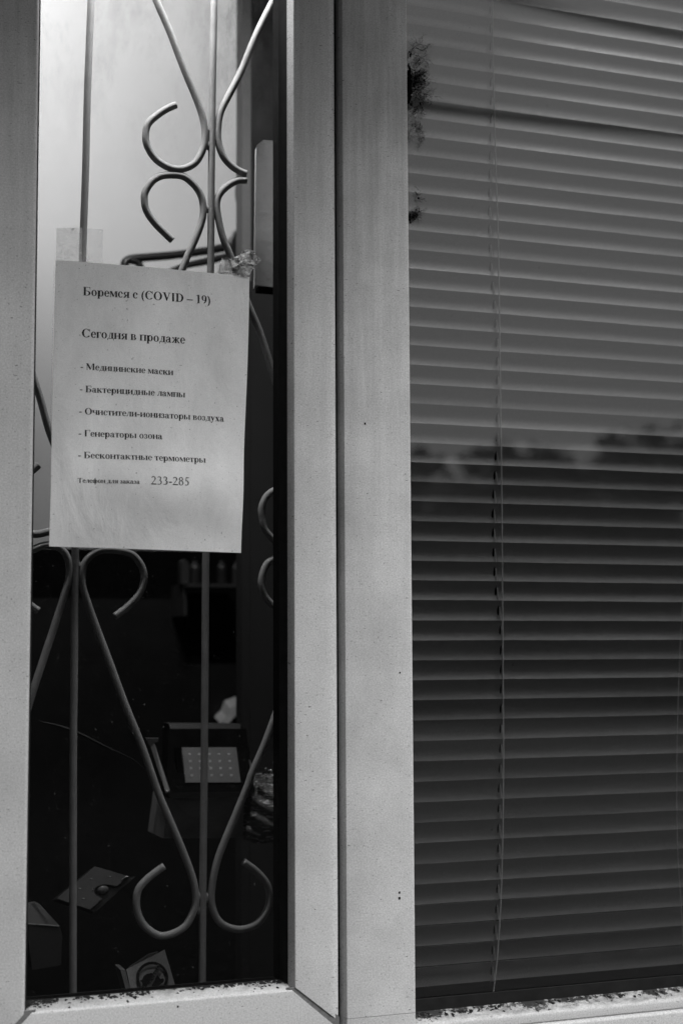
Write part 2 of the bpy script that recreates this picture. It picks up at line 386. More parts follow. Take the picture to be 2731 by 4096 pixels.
# fixed frame to the right
fr = thing('window_frame', 'wide white mullion and sill framing the pane with the closed blind', 'window frame')
ZM = H - 0.3795
poly = [(0.5602, 0.05), (0.5602, 0.0105), (0.5613, 0.0010), (0.5617, 0.0002), (0.5623, 0.0)] + [(0.6365, 0.0), (0.6380, 0.0004), (0.6390, 0.0014), (0.6393, 0.003), (0.6393, 0.05)]
vprism(poly, ZM, ZT).build('mullion', M['pvc_mull'], fr, auto=40)
vprism([(x, y + .0002) for x, y in poly], H - 0.47, ZM - 0.0005).build('mullion_foot', M['pvc'], fr, auto=40)
MB().box(0.5536, 0.5600, 0.018, 0.045, H - .47, ZT).build('gap_seal', M['black'], fr)
ZS = H - 0.3850
prof = [(0.0190, ZS + .0012), (0.0175, ZS), (0.010, ZS - .0035), (0.004, ZS - .0055), (0.0012, ZS - .0075), (0.0, ZS - .0105), (0.0, ZS - .0170), (0.0012, ZS - .0178), (0.0016, ZS - .0188),
        (-0.002, ZS - .0205), (-0.003, ZS - .023), (-0.003, ZS - .09), (0.05, ZS - .09), (0.05, ZS + .0012)]
MB().prism(prof, lambda p: (0.6395, p[0], p[1]), lambda p: (1.56, p[0], p[1])).build('sill', M['pvc_sill'], fr, auto=50)
MB().box(.6396, 1.56, .0192, .0232, ZS + .001, ZS + .0135).build('gasket', M['rubber'], fr)
MB().box(.6394, .6402, .006, .0235, ZS, ZT).build('gasket', M['rubber'], fr)
MB().box(.6403, 1.56, .0240, .0244, ZS + .002, ZT).build('glass_pane', M['glass_r'], fr)
MB().box(1.56, 1.60, 0, .05, H - .47, ZT).build('mullion', M['pvc'], fr)
MB().box(0.5565, 1.60, 0, .05, ZT, ZT + .06).build('top_rail', M['pvc'], fr)
MB().box(0.60, 1.60, .051, .2, ZS - .05, ZS - .03).build('inner_ledge', M['black'], fr)
b = MB()
for (a, c, r) in [(917, 2050, .0009), (917, 2063, .0011), (838, 973, .0009), (918, 1545, .0007), (409, 2312, .0008)]:
    p = au(a, c, 0); b.box(p.x - r, p.x + r, -.0003, .0002, p.z - r * 1.2, p.z + r * 1.2)
tag(b.build('screw_holes', M['black'], fr), kind='stuff')

# ---------------------------------------------------------------- venetian blind
BY = 0.052
blind = thing('venetian_blind', 'closed grey venetian blind behind the right hand pane', 'blind')
def slat_z(src_x, src_y): return at(src_x, src_y, BY).z
# measured slat edges at x = 1650: first and last, equal pitch between
zt = at(1629, 24, BY).z; zb = at(1663, 3954, BY).z
NS = int(round((zt - zb) / 0.02222)); pitch = (zt - zb) / NS
X0, X1 = 0.606, 1.52
def slat_profile(tilt, sag, hw):
    # from top lip to bottom lip, (y, z) round the ladder plane; concave towards the street
    out = []
    for i in range(9):
        t = i / 8.0; z = hw * (1 - 2 * t)
        y = -tilt * (1 - 2 * t) + sag * (1 - abs(2 * t - 1) ** 1.6)
        out.append((y, z))
    return out
def slot_x(y_src):
    P = [(0, 1962), (430, 1966), (700, 1959), (900, 1956), (1080, 1963), (1190, 1972), (1300, 1982), (1420, 1990), (1600, 1990), (1780, 1990), (1900, 1985), (2020, 1976), (2110, 1974), (2250, 1976),
         (2400, 1984), (2500, 1996), (2600, 2006), (2780, 2007), (2900, 2006), (3060, 2003), (3250, 1997), (3450, 1995), (3620, 1991), (3730, 1983), (3820, 1973), (3900, 1969), (4096, 1962)]
    for (a, x), (c, x2) in zip(P, P[1:]):
        if a <= y_src <= c: return x + (x2 - x) * (y_src - a) / (c - a)
    return 1962
lift = []
for i in range(-3, NS + 1):
    zc = zt - pitch * i + pitch * 0.5      # centre of the slat whose lower edge is boundary i
    low = max(0, (i - (NS - 9)) / 9.0)
    tl = 0.0017 + R.uniform(-.0004, .0004); sg = 0.0025 + R.uniform(-.0002, .0002) * (1 - .35 * low)
    pr = slat_profile(tl, sg, 0.01205 - .0014 * low)
    V = []; Fc = []; nx = 12; th = 0.0004
    jig = [R.uniform(-.00022, .00022) for _ in range(nx + 1)]
    dz = R.uniform(-.0003, .0003)
    for side in (0, 1):
        for k in range(nx + 1):
            x = X0 + (X1 - X0) * k / nx
            for (y, z) in pr: V.append((x, BY + y + side * th, zc + z + jig[k] + dz))
    m = len(pr); off = (nx + 1) * m
    for k in range(nx):
        for j in range(m - 1):
            a = k * m + j; Fc.append((a, a + m, a + m + 1, a + 1)); Fc.append((off + a, off + a + 1, off + a + m + 1, off + a + m))
        a = k * m; Fc.append((a, off + a, off + a + m, a + m)); a = k * m + m - 1; Fc.append((a, a + m, off + a + m, off + a))
    for k in (0, nx):
        for j in range(m - 1): a = k * m + j; Fc.append((a, a + 1, off + a + 1, off + a))
    s = mesh('slat', V, Fc, M['slat'], blind, smooth=True)
    s.data.set_sharp_from_angle(angle=math.radians(50))
    # slot punched for the lift cord: dark lozenge sunk in the slat
    yy = 24 + (3954 - 24) * (i - 0.5) / NS
    if -60 < yy < 4090:
        c = at(slot_x(min(max(yy, 0), 4096)), yy, BY + .0012); c.z = zc
        w = 0.0009 if (yy < 1150 or yy > 2550) else 0.00125
        ring = []
        for q in range(12):
            a = 2 * math.pi * q / 12; ring.append((c.x - .0009 + w * math.cos(a) * (1 - .35 * math.sin(a)), zc + .0010 + .0055 * math.sin(a)))
        vs = [(x, BY + sg * (1 - abs((z - zc) / .012) ** 1.6) - tl * (z - zc) / .012 - .0003, z) for x, z in ring] + [(x, BY + sg + .0012, z) for x, z in ring]
        mesh('cord_slot', vs, [tuple(range(12))] + [(q, (q + 1) % 12, (q + 1) % 12 + 12, q + 12) for q in range(12)], M['slot'], s)
        yf = BY - .0010
        lift += [Vector((c.x + .0001, BY + .006, zc + .0070)), Vector((c.x + .0004, BY + sg * .7 - .0012, zc + .0040)), Vector((c.x + .0014, BY + .0002, zc - .006)), Vector((c.x + .0018, BY + .0002, zc - .0102)), Vector((c.x + .0012, BY + .008, zc - .0125))]
MB().tube(lift, .00055, 6, 1, smooth=False).build('lift_cord', M['cord'], blind)
lad = [(1966, -40), (1968, 0), (1970, 200), (1976, 440), (1983, 700), (1990, 900), (1994, 1100), (1998, 1400), (2002, 1700), (2006, 2050), (2008, 2300), (2010, 2600), (2012, 2900), (2012, 3100), (2009, 3350), (2002, 3600), (1990, 3800), (1977, 3930), (1967, 4010)]
pts = [at(x, y, BY - .0035) for x, y in lad]
MB().tube(pts, .0008, 6, 6).build('ladder_cord', M['cord'], blind)
rc = [(1580, 1250), (1568, 1370), (1560, 1500), (1555, 1650), (1553, 1800), (1555, 1950), (1562, 2060), (1568, 2180), (1572, 2300)]
MB().tube([au(x, y, BY - .006) for x, y in rc], .00038, 6, 6).build('tilt_cord', M['cord'], blind)
MB().box(X0, X1, BY - .006, BY + .006, zt - pitch * NS - .019 - .012, zt - pitch * NS - .025).build('bottom_bar', M['black_metal'], blind)
MB().box(0.60, 1.59, .075, .080, OZ0, ZT).build('backing', M['black'], fr)  # added unseen black board that stops light behind the blind

# ---------------------------------------------------------------- the steel grille behind the sash pane
GY = 0.085; GR = 0.0040
gril = thing('window_grille', 'grey round bar window grille with scrolls behind the left pane', 'grille')
def G(pts): return [au(a, c, GY) for a, c in pts]
for P in ([(212, -60), (210, 0), (202, 200), (197, 400), (190, 600), (181, 950), (173, 1308), (171, 1565), (169, 1722), (168, 2274), (168, 2320)],
          [(493, -60), (492, 0), (487, 300), (484, 620), (479, 950), (473, 1280), (470, 1700), (466, 2060), (465, 2270), (465, 2320)]):
    MB().tube([p + Vector((0, .0, 0)) for p in G(P)], GR, 14).build('upright_bar', M['bar'], gril, smooth=True)
SCR = [
 [(345, -50), (359, 0), (390, 72), (425, 164), (451, 226), (466.5, 272), (471, 308), (466.5, 343), (448.6, 374), (420, 388), (390, 385.5), (359, 366.5), (339, 336), (335, 307.6), (341, 284.5), (359, 266.6), (382, 251), (404, 241)],
 [(397, 552.6), (379, 536), (354, 510), (337, 484), (332, 461), (334, 441), (348.6, 418), (369, 405), (400, 402), (425.5, 407.5), (451, 430.6), (464, 456), (467.5, 487), (461, 518), (446, 556), (430.6, 589.5), (415, 628), (300, 900), (215, 1090), (192, 1150), (196, 1190), (220, 1215), (256, 1224), (290, 1210), (318, 1180), (325, 1140), (312, 1105), (265, 1070)],
 [(650, -50), (628, 0), (600, 56), (579, 102.5), (554, 164), (528, 215), (507.5, 256), (501, 292), (502, 328), (513, 359), (533, 382), (554, 395), (566, 399)],
 [(566, 414), (543, 416), (518, 431), (502, 451), (498, 477), (505, 518), (515, 554), (528, 584), (548, 640), (573, 706), (597, 763), (620, 834.5), (638, 896), (665, 990), (690, 1060)],
 [(264, 1416), (292, 1395), (318, 1367), (330, 1339), (330, 1313), (318, 1288), (297, 1270), (256, 1263), (226, 1266), (202, 1283), (191, 1306), (190, 1339), (197, 1370), (220, 1436), (251, 1518), (287, 1616), (328, 1718), (364, 1821), (384.5, 1870), (415, 1942), (436, 1996), (447, 2035), (450, 2071), (443, 2096.6), (425.5, 2127), (395, 2145), (364, 2148), (333, 2127), (317, 2096.6), (314, 2066), (320, 2040), (343.5, 2014.6), (377, 1989)],
 [(680, 1520), (655, 1585), (640, 1621), (610, 1703), (579, 1775), (569, 1804), (533, 1891.6), (502, 1968.5), (488, 2030), (486, 2072), (497, 2107), (518, 2127), (553.6, 2135), (589.5, 2122), (612.6, 2091.5), (619, 2061), (612.6, 2030), (589.5, 2002), (559, 1979)],
 [(89, 1403), (74, 1393), (50, 1370), (38, 1340), (38, 1308), (52, 1280), (78, 1262), (108, 1252), (138, 1259), (154, 1277.5), (160, 1300.5), (159, 1329), (148.7, 1364.6), (128, 1431), (102.5, 1508), (77, 1585), (65, 1625), (50, 1670)],
 [(55, 800), (77, 865), (95, 922), (113, 988), (140, 1060), (156, 1120), (158, 1160), (151, 1195), (135, 1212), (113, 1221), (78, 1227), (50, 1212), (32, 1180), (30, 1140), (45, 1105), (77, 1079), (89, 1068)],
 [(700, 1110), (665, 1112), (641, 1121.6), (615, 1137), (602, 1163), (602, 1188), (610, 1219), (641, 1250), (670, 1262), (700, 1266)],
 [(700, 1266), (670, 1270), (641, 1280), (615, 1293), (602, 1324), (602, 1349), (612.6, 1375), (641, 1403), (670, 1430)],
]
for P in SCR:
    MB().tube(G(P), GR, 14, 5).build('scroll_bar', M['bar'], gril, smooth=True)
for (a, c, n) in [(478, 300, 8), (478, 335, 8), (493, 320, 8), (476, 480, 7), (492, 478, 7), (405, 394, 6), (456, 2060, 9), (474, 2062, 9), (183, 1300, 6), (168, 1300, 6), (457, 2090, 7), (186, 1150, 6)]:
    MB().ball(au(a, c, GY), .0026 + .0002 * (n - 7), 8, 6, (1, .95, 1.9)).build('weld', M['bar'], gril, smooth=True)
MB().box(.10, .60, .080, .092, ZT + .002, ZT + .012).build('top_rod', M['bar'], gril)
MB().box(.10, .60, .080, .092, H - .405, H - .395).build('bottom_rod', M['bar'], gril)

# ---------------------------------------------------------------- room behind the left pane
WY = 1.25
CYp = .50; pr = at(968, 1500, CYp).x; pr2 = at(1003, 1500, CYp).x
zdark = au(100, 1290, WY).z
ww = MB().box(-1.4, 1.095, WY, WY + .08, .14, 3.29).build('inner_wall', M['wall_white']); tag(ww, 'white inner wall lit brightly behind the grille, upper left', 'wall')
cs = MB().box(pr, pr2, CYp, CYp + .03, au(560, 645, CYp).z, 3.29).build('door_casing', M['casing']); tag(cs, 'narrow grey upright casing at the right end of the lit wall', 'casing')
lg = au(60, 612, WY - .01)
MB().box(-1.3, .20, WY - .012, WY - .001, lg.z - .006, lg.z + .006)
sp_ = MB().box(pr + .001, pr2, CYp + .002, CYp + .03, .14, au(560, 645, CYp).z - .001).box(pr2 + .0005, 1.095, CYp + .002, CYp + .03, .14, 3.29).build('side_panel', M['wall_dark']); tag(sp_, 'dark tall panel to the right of the grey casing', 'panel')  # first box is the casing's lower run, its shade put into dark colour
# black cupboard added to keep the lower part of that wall dark
cb = thing('added_dark_cupboard', 'black cupboard added to keep the room dark below the lit wall', 'cupboard')
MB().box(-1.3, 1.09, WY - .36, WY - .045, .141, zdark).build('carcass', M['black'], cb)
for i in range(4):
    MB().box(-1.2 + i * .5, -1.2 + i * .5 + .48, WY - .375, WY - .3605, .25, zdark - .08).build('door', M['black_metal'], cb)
# added unseen spot that brightens the white wall
lamp = thing('added_wall_spot', 'added unseen spot above the inner wall that brightens it', 'lamp')
LP = Vector((-.10, .62, H + 1.62))
MB().tube([LP + Vector((0, -.02, .12)), LP + Vector((0, 0, .02))], .05, 16).build('added_lamp_housing', M['black_metal'], lamp)
MB().tube([LP + Vector((0, -.02, .12)), Vector((LP.x, LP.y - .02, 3.30))], .01, 8).build('stem', M['black_metal'], lamp)
sl = bpy.data.objects.new('spot_light', bpy.data.lights.new('spot_light', 'SPOT')); C.objects.link(sl)
sl.location = LP; sl.data.energy = 110; sl.data.spot_size = math.radians(66); sl.data.spot_blend = 0.9; sl.data.shadow_soft_size = .04
tgt = au(120, 60, WY); sl.rotation_euler = (LP - tgt).to_track_quat('Z', 'Y').to_euler(); sl.parent = None
tag(sl, 'added light that brightens the inner wall', 'lamp')

# added unseen strip light between pane and grille, brightens the upper bars
sl2 = thing('added_strip_fill', 'slim lit strip lamp inside the top of the barred pane, out of the frame', 'lamp')
MB().box(.22, .49, .031, .058, ZT - .012, ZT - .001).build('added_lamp_housing', M['black_metal'], sl2)
al = bpy.data.objects.new('strip_light', bpy.data.lights.new('strip_light', 'AREA')); C.objects.link(al)
al.data.shape = 'RECTANGLE'; al.data.size = .24; al.data.size_y = .02; al.data.energy = 7.5
al.location = (.355, .040, ZT - .016); al.rotation_euler = (math.radians(8), 0, 0); al.parent = None
tag(al, 'added light that brightens the upper bars', 'lamp')
# ledge (inner window board) that carries the goods
# grey foam block at the right, with a chamfered head
blk = thing('foam_block', 'grey upright block with a chamfered top right of the scrolls', 'block')
BYK = 0.098
q = [au(590, 333, BYK), au(605, 321, BYK), au(660, 326, BYK), au(668, 664, BYK), au(586, 655, BYK)]
MB().prism([(p.x, p.z) for p in q], lambda p: (p[0], BYK, p[1]), lambda p: (p[0] + .004, BYK + .020, p[1])).build('block_body', M['grey_block'], blk)
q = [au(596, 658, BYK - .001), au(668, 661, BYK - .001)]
MB().box(q[0].x, q[1].x, BYK + .002, BYK + .014, q[0].z - .0045, q[0].z + .0005).build('foot_shadow_strip', M['black'], blk)  # black strip stands in for the shadow line under the block

# black bent-tube bracket against the lit wall
br = thing('wall_bracket', 'blurred black bent tube bracket above the notice, before the lit wall', 'bracket')
KY = .62
def K(P): return [au(a, c, KY) for a, c in P]
MB().tube(K([(288, 620), (287, 606), (293, 598), (306, 594), (340, 591), (400, 586), (470, 577), (520, 567), (540, 560)]), .0062, 10).build('upper_arm', M['black_metal'], br, smooth=True)
MB().tube(K([(300, 598), (317, 603), (324, 620), (326, 640)]), .0058, 10).build('hook', M['black_metal'], br, smooth=True)
MB().tube(K([(360, 640), (420, 612), (480, 600), (530, 586), (560, 578)]), .0050, 10).build('lower_arm', M['black_metal'], br, smooth=True)
MB().tube(K([(365, 630), (420, 604), (480, 589), (520, 580)]), .0020, 8).build('tie_rod', simple('bright_rod', .7, .4), br, smooth=True)
q = K([(566, 526), (545, 530), (533, 540), (524, 560), (522, 580), (535, 588), (548, 580), (555, 572), (566, 566)])
MB().prism([(p.x, p.z) for p in q], lambda p: (p[0], KY - .02, p[1]), lambda p: (p[0], KY + .02, p[1])).build('pivot_block', M['black_metal'], br)
q = K([(566, 520), (550, 522), (541, 527), (541, 531), (566, 530)])
MB().prism([(p.x, p.z) for p in q], lambda p: (p[0], KY - .02, p[1]), lambda p: (p[0], KY + .02, p[1])).build('top_highlight', simple('highlight_pale', .7, .6), br)  # pale piece shaped as the highlight on top of the pivot block
kn = MB().ball(au(562, 440, KY), .0165, 14, 10, (.9, 1, 2.0)).build('round_knob', M['black_metal'], smooth=True)
tag(kn, 'dark rounded knob peeping out behind the right lower scroll', 'knob')

# ---- goods in the window
def quadbox(P, dep, name, mat, parent, back=None):
    """solid with the outline of P (front face points) and a thickness along the given vector"""
    n = len(P); Bk = [p + Vector(dep) for p in P]
    return mesh(name, P + Bk, [tuple(range(n)), tuple(range(n, 2 * n))[::-1]] + [(i, (i + 1) % n, (i + 1) % n + n, i + n) for i in range(n)], mat, parent)
def A(x, y, d): return at(x, y, d)

fl = thing('flood_light', 'black flood lamp with twenty small diodes leaning on the grey carton', 'lamp')
quadbox([A(676, 2915, .345), A(985, 2915, .345), A(1020, 3170, .285), A(668, 3172, .285)], (0, .03, 0), 'housing', M['black'], fl)
quadbox([A(728, 2990, .323), A(945, 2990, .323), A(963, 3129, .292), A(743, 3130, .292)], (0, .004, 0), 'reflector_panel', simple('lamp_panel', .11, .6, .12, 60, grain=.2), fl)
dm = simple('diode', .95, .5)
for r_ in range(4):
    for c_ in range(5):
        x = 759 + c_ * 39.3 + r_ * 3.2; y = 3017 + r_ * 28; d = .3195 - (r_ * .0065)
        p = A(x, y, d - .003); MB().box(p.x - .0016, p.x + .0016, p.y, p.y + .001, p.z - .0013, p.z + .0013).build('diode', dm, fl)
quadbox([A(676, 2894, .35), A(962, 2896, .35), A(962, 2916, .345), A(682, 2917, .345)], (0, .03, 0), 'top_edge', simple('lamp_top_edge', .015, .4), fl)
quadbox([A(672, 3172, .284), A(968, 3168, .284), A(970, 3188, .284), A(676, 3193, .284)], (0, .03, 0), 'front_lip', simple('lamp_lip', .03, .4), fl)
quadbox([A(584, 2953, .31), A(636, 2953, .31), A(633, 2965, .31), A(618, 2972, .31), A(682, 3168, .27), A(664, 3172, .27), A(604, 2990, .31)], (0.002, .01, 0), 'bracket', simple('dull_bracket', .09, .5, .2, 40, grain=.2), fl)
MB().ball(A(674, 3166, .267), .0018, 10, 6, (2.0, 1, .9)).build('screw', simple('bright_screw', 1.0, .1, metal=1.0), fl, smooth=True)
quadbox([A(698, 2990, .31), A(720, 2990, .31), A(735, 3148, .30), A(718, 3148, .30)], (0, .003, 0), 'side_rim', M['black'], fl)

ct = thing('grey_carton', 'small grey carton with folded end flaps under the flood lamp', 'box')
P = [A(674, 3190, .29), A(978, 3187, .29), A(971, 3351, .30), A(653, 3353, .30)]
E_ = [A(758.6, 3268.8, .2905), A(886.8, 3268.8, .2905)]
gm = simple('grey_carton_board', .30, .8, .12, 40, grain=.15)
quadbox(P, (0, .08, 0), 'carton_body', gm, ct)
f = Vector((0, -.0012, 0)); g_ = lambda a, c, t: a.lerp(c, t)
def flap(Q, lift):
    c = sum(Q, Vector()) / len(Q); Q = [q + (c - q).normalized() * .0006 + Vector((0, -.0006 - lift, 0)) for q in Q]
    quadbox(Q, (0, .0005, 0), 'end_flap', gm, ct)
flap([P[0], P[1], E_[1], E_[0]], .0004); flap([P[0], E_[0], P[3]], .0); flap([P[1], P[2], E_[1]], .0); flap([E_[0], E_[1], P[2], P[3]], .0008)

# clear plastic bag with crinkles and its glitter string
bagm = NT('clear_crinkled_plastic')
cr = bagm.noise(1, 4, bagm.mp((60, 60, 340), rot=(0, math.radians(-24), 0)), .6, 1.2)
c_ = bagm.ramp(cr, .55, .64, .10, 1.0)  # glints along the crinkles put into the base colour
bagm = bagm.bsdf(c_, .22, .8, 0.0, bump=cr, bs=1.0, bd=.004)
bag = thing('plastic_bag', 'crinkled clear plastic bag right of the grey carton', 'bag')
V = []; Fc = []; nx, nz = 22, 30
for j in range(nz + 1):
    for i in range(nx + 1):
        s = i / nx; t = j / nz
        xl = 1030 - 62 * t + (26 * (t < .15)) * (.15 - t) / .15
        p = A(xl + (1160 - xl) * s, 3086 + 270 * t + 18 * math.sin(s * 4), .30)
        fold = math.sin((t * 9 - s * 3.2) * 3.1 + 2 * math.sin(s * 3)) * .0035 + R.uniform(-.0008, .0008)
        V.append(p + Vector((0, -.03 * math.sin(math.pi * t) * (.3 + .7 * s) + fold, 0)))
n1 = (nx + 1) * (nz + 1)
V += [v + Vector((0, .03, 0)) for v in V]
for j in range(nz):
    for i in range(nx):
        a = j * (nx + 1) + i; q = (a, a + 1, a + nx + 2, a + nx + 1); Fc.append(q); Fc.append(tuple(n1 + w for w in q[::-1]))
mesh('bag_body', V, Fc, bagm, bag, smooth=True)
quadbox([A(997, 3038, .28), A(1012, 3060, .28), A(1004, 3082, .28)], (0, .002, 0), 'bag_corner', simple('bag_corner_white', .35, .4), bag)
bd = simple('glass_bead', 1.0, .06, metal=1.0)
st_ = thing('bead_string', 'string of glinting beads above the plastic bag at the pane edge', 'beads')
for (x, y, r_) in [(1103, 3016, .0010), (1097, 3051, .0013), (1065, 3076, .0010), (1076, 3081, .0008), (1088, 3087, .0015), (1095, 3094, .0009), (1102, 3099, .0009), (1111, 3108, .0007)]:
    MB().ball(A(x, y, .27), r_ * 1.7, 10, 8).build('bead', bd, st_, smooth=True)
MB().tube([A(1103, 3010, .271), A(1097, 3051, .271), A(1083, 3078, .271)], .0002, 5).build('thread', M['black_metal'], st_)
MB().tube([A(1060, 3072, .271), A(1088, 3087, .271), A(1112, 3110, .271)], .0002, 5).build('thread', M['black_metal'], st_)

# solar lamp with the rounded sensor, lying tilted
so = thing('sensor_lamp', 'tilted pale lamp plate with a round sensor dome, left foreground', 'lamp')
som = simple('lamp_plate', .09, .28, .1, 40, grain=.15)
def SP(x, y, off=0.0):   # plane of the tilted plate: nearer towards the lower right
    d = .235 - (x - 228) * .00006 - (y - 3465) * .00012
    return A(x, y, d - off)
out = [(228, 3593), (381, 3465), (515, 3505), (497, 3519), (482, 3534), (473, 3541), (464, 3544), (452, 3542), (440, 3539), (425, 3537), (410, 3538), (395, 3543), (382, 3552), (377, 3563), (380, 3575), (388, 3583), (398, 3587), (406, 3594), (403, 3602), (361, 3638)]
quadbox([SP(x, y) for x, y in out], (.0, .004, -.001), 'lamp_plate', som, so)
quadbox([SP(x, y, -.0045) for x, y in [(225, 3597), (383, 3468), (520, 3508), (546, 3503), (380, 3650), (362, 3641)]], (0, .03, -.006), 'lamp_case', M['black_metal'], so)
MB().ball(SP(414, 3559, -.001), .0064, 16, 10, (1, .5, .72)).build('sensor_dome', simple('sensor_dome', .16, .25), so, smooth=True)
for (x, y) in [(440, 3507), (366, 3516), (320, 3555), (335, 3595.5)]:
    MB().ball(SP(x, y, .0002), .0014, 8, 6, (1.3, .4, .8)).build('small_light', simple('small_light', .3, .2), so, smooth=True)
for P_ in ([(488, 3520), (500, 3510), (514, 3505)], [(371, 3562), (372, 3556), (375, 3552)], [(397, 3601), (402, 3598), (407, 3595)]):
    MB().tube([SP(x, y, .0008) for x, y in P_], .0007, 6).build('rim_glint', simple('rim_glint_metal', 1.0, .08, metal=1.0), so, smooth=True)  # short bright metal pieces stand in for glints on the rim

# ---------------------------------------------------------------- lettering
def ring(cx, cy, rx, ry, tx, ty, a0=0, a1=360):
    n = max(6, int(abs(a1 - a0) / 18)); o_ = []; i_ = []
    for k in range(n + 1):
        a = math.radians(a0 + (a1 - a0) * k / n)
        o_.append((cx + rx * math.cos(a), cy + ry * math.sin(a))); i_.append((cx + (rx - tx) * math.cos(a), cy + (ry - ty) * math.sin(a)))
    return [[o_[k], o_[k + 1], i_[k + 1], i_[k]] for k in range(n)]
def r4(a, b_, c, d): return [[(a, b_), (c, b_), (c, d), (a, d)]]
def pl(*p): return [list(p)]
def dot(x, y, r): return [[(x + r * math.cos(a * .785), y + r * math.sin(a * .785)) for a in range(8)]]
def stem(x, y0, y1, w=130, top=1, bot=1, s=36):
    o_ = r4(x, y0, x + w, y1)
    if bot: o_ += r4(x - s, y0, x + w + s, y0 + 26)
    if top: o_ += r4(x - s, y1 - 26, x + w + s, y1)
    return o_
def mir(P, w): return [[(w - x, y) for x, y in p] for p in P]
XH = 473
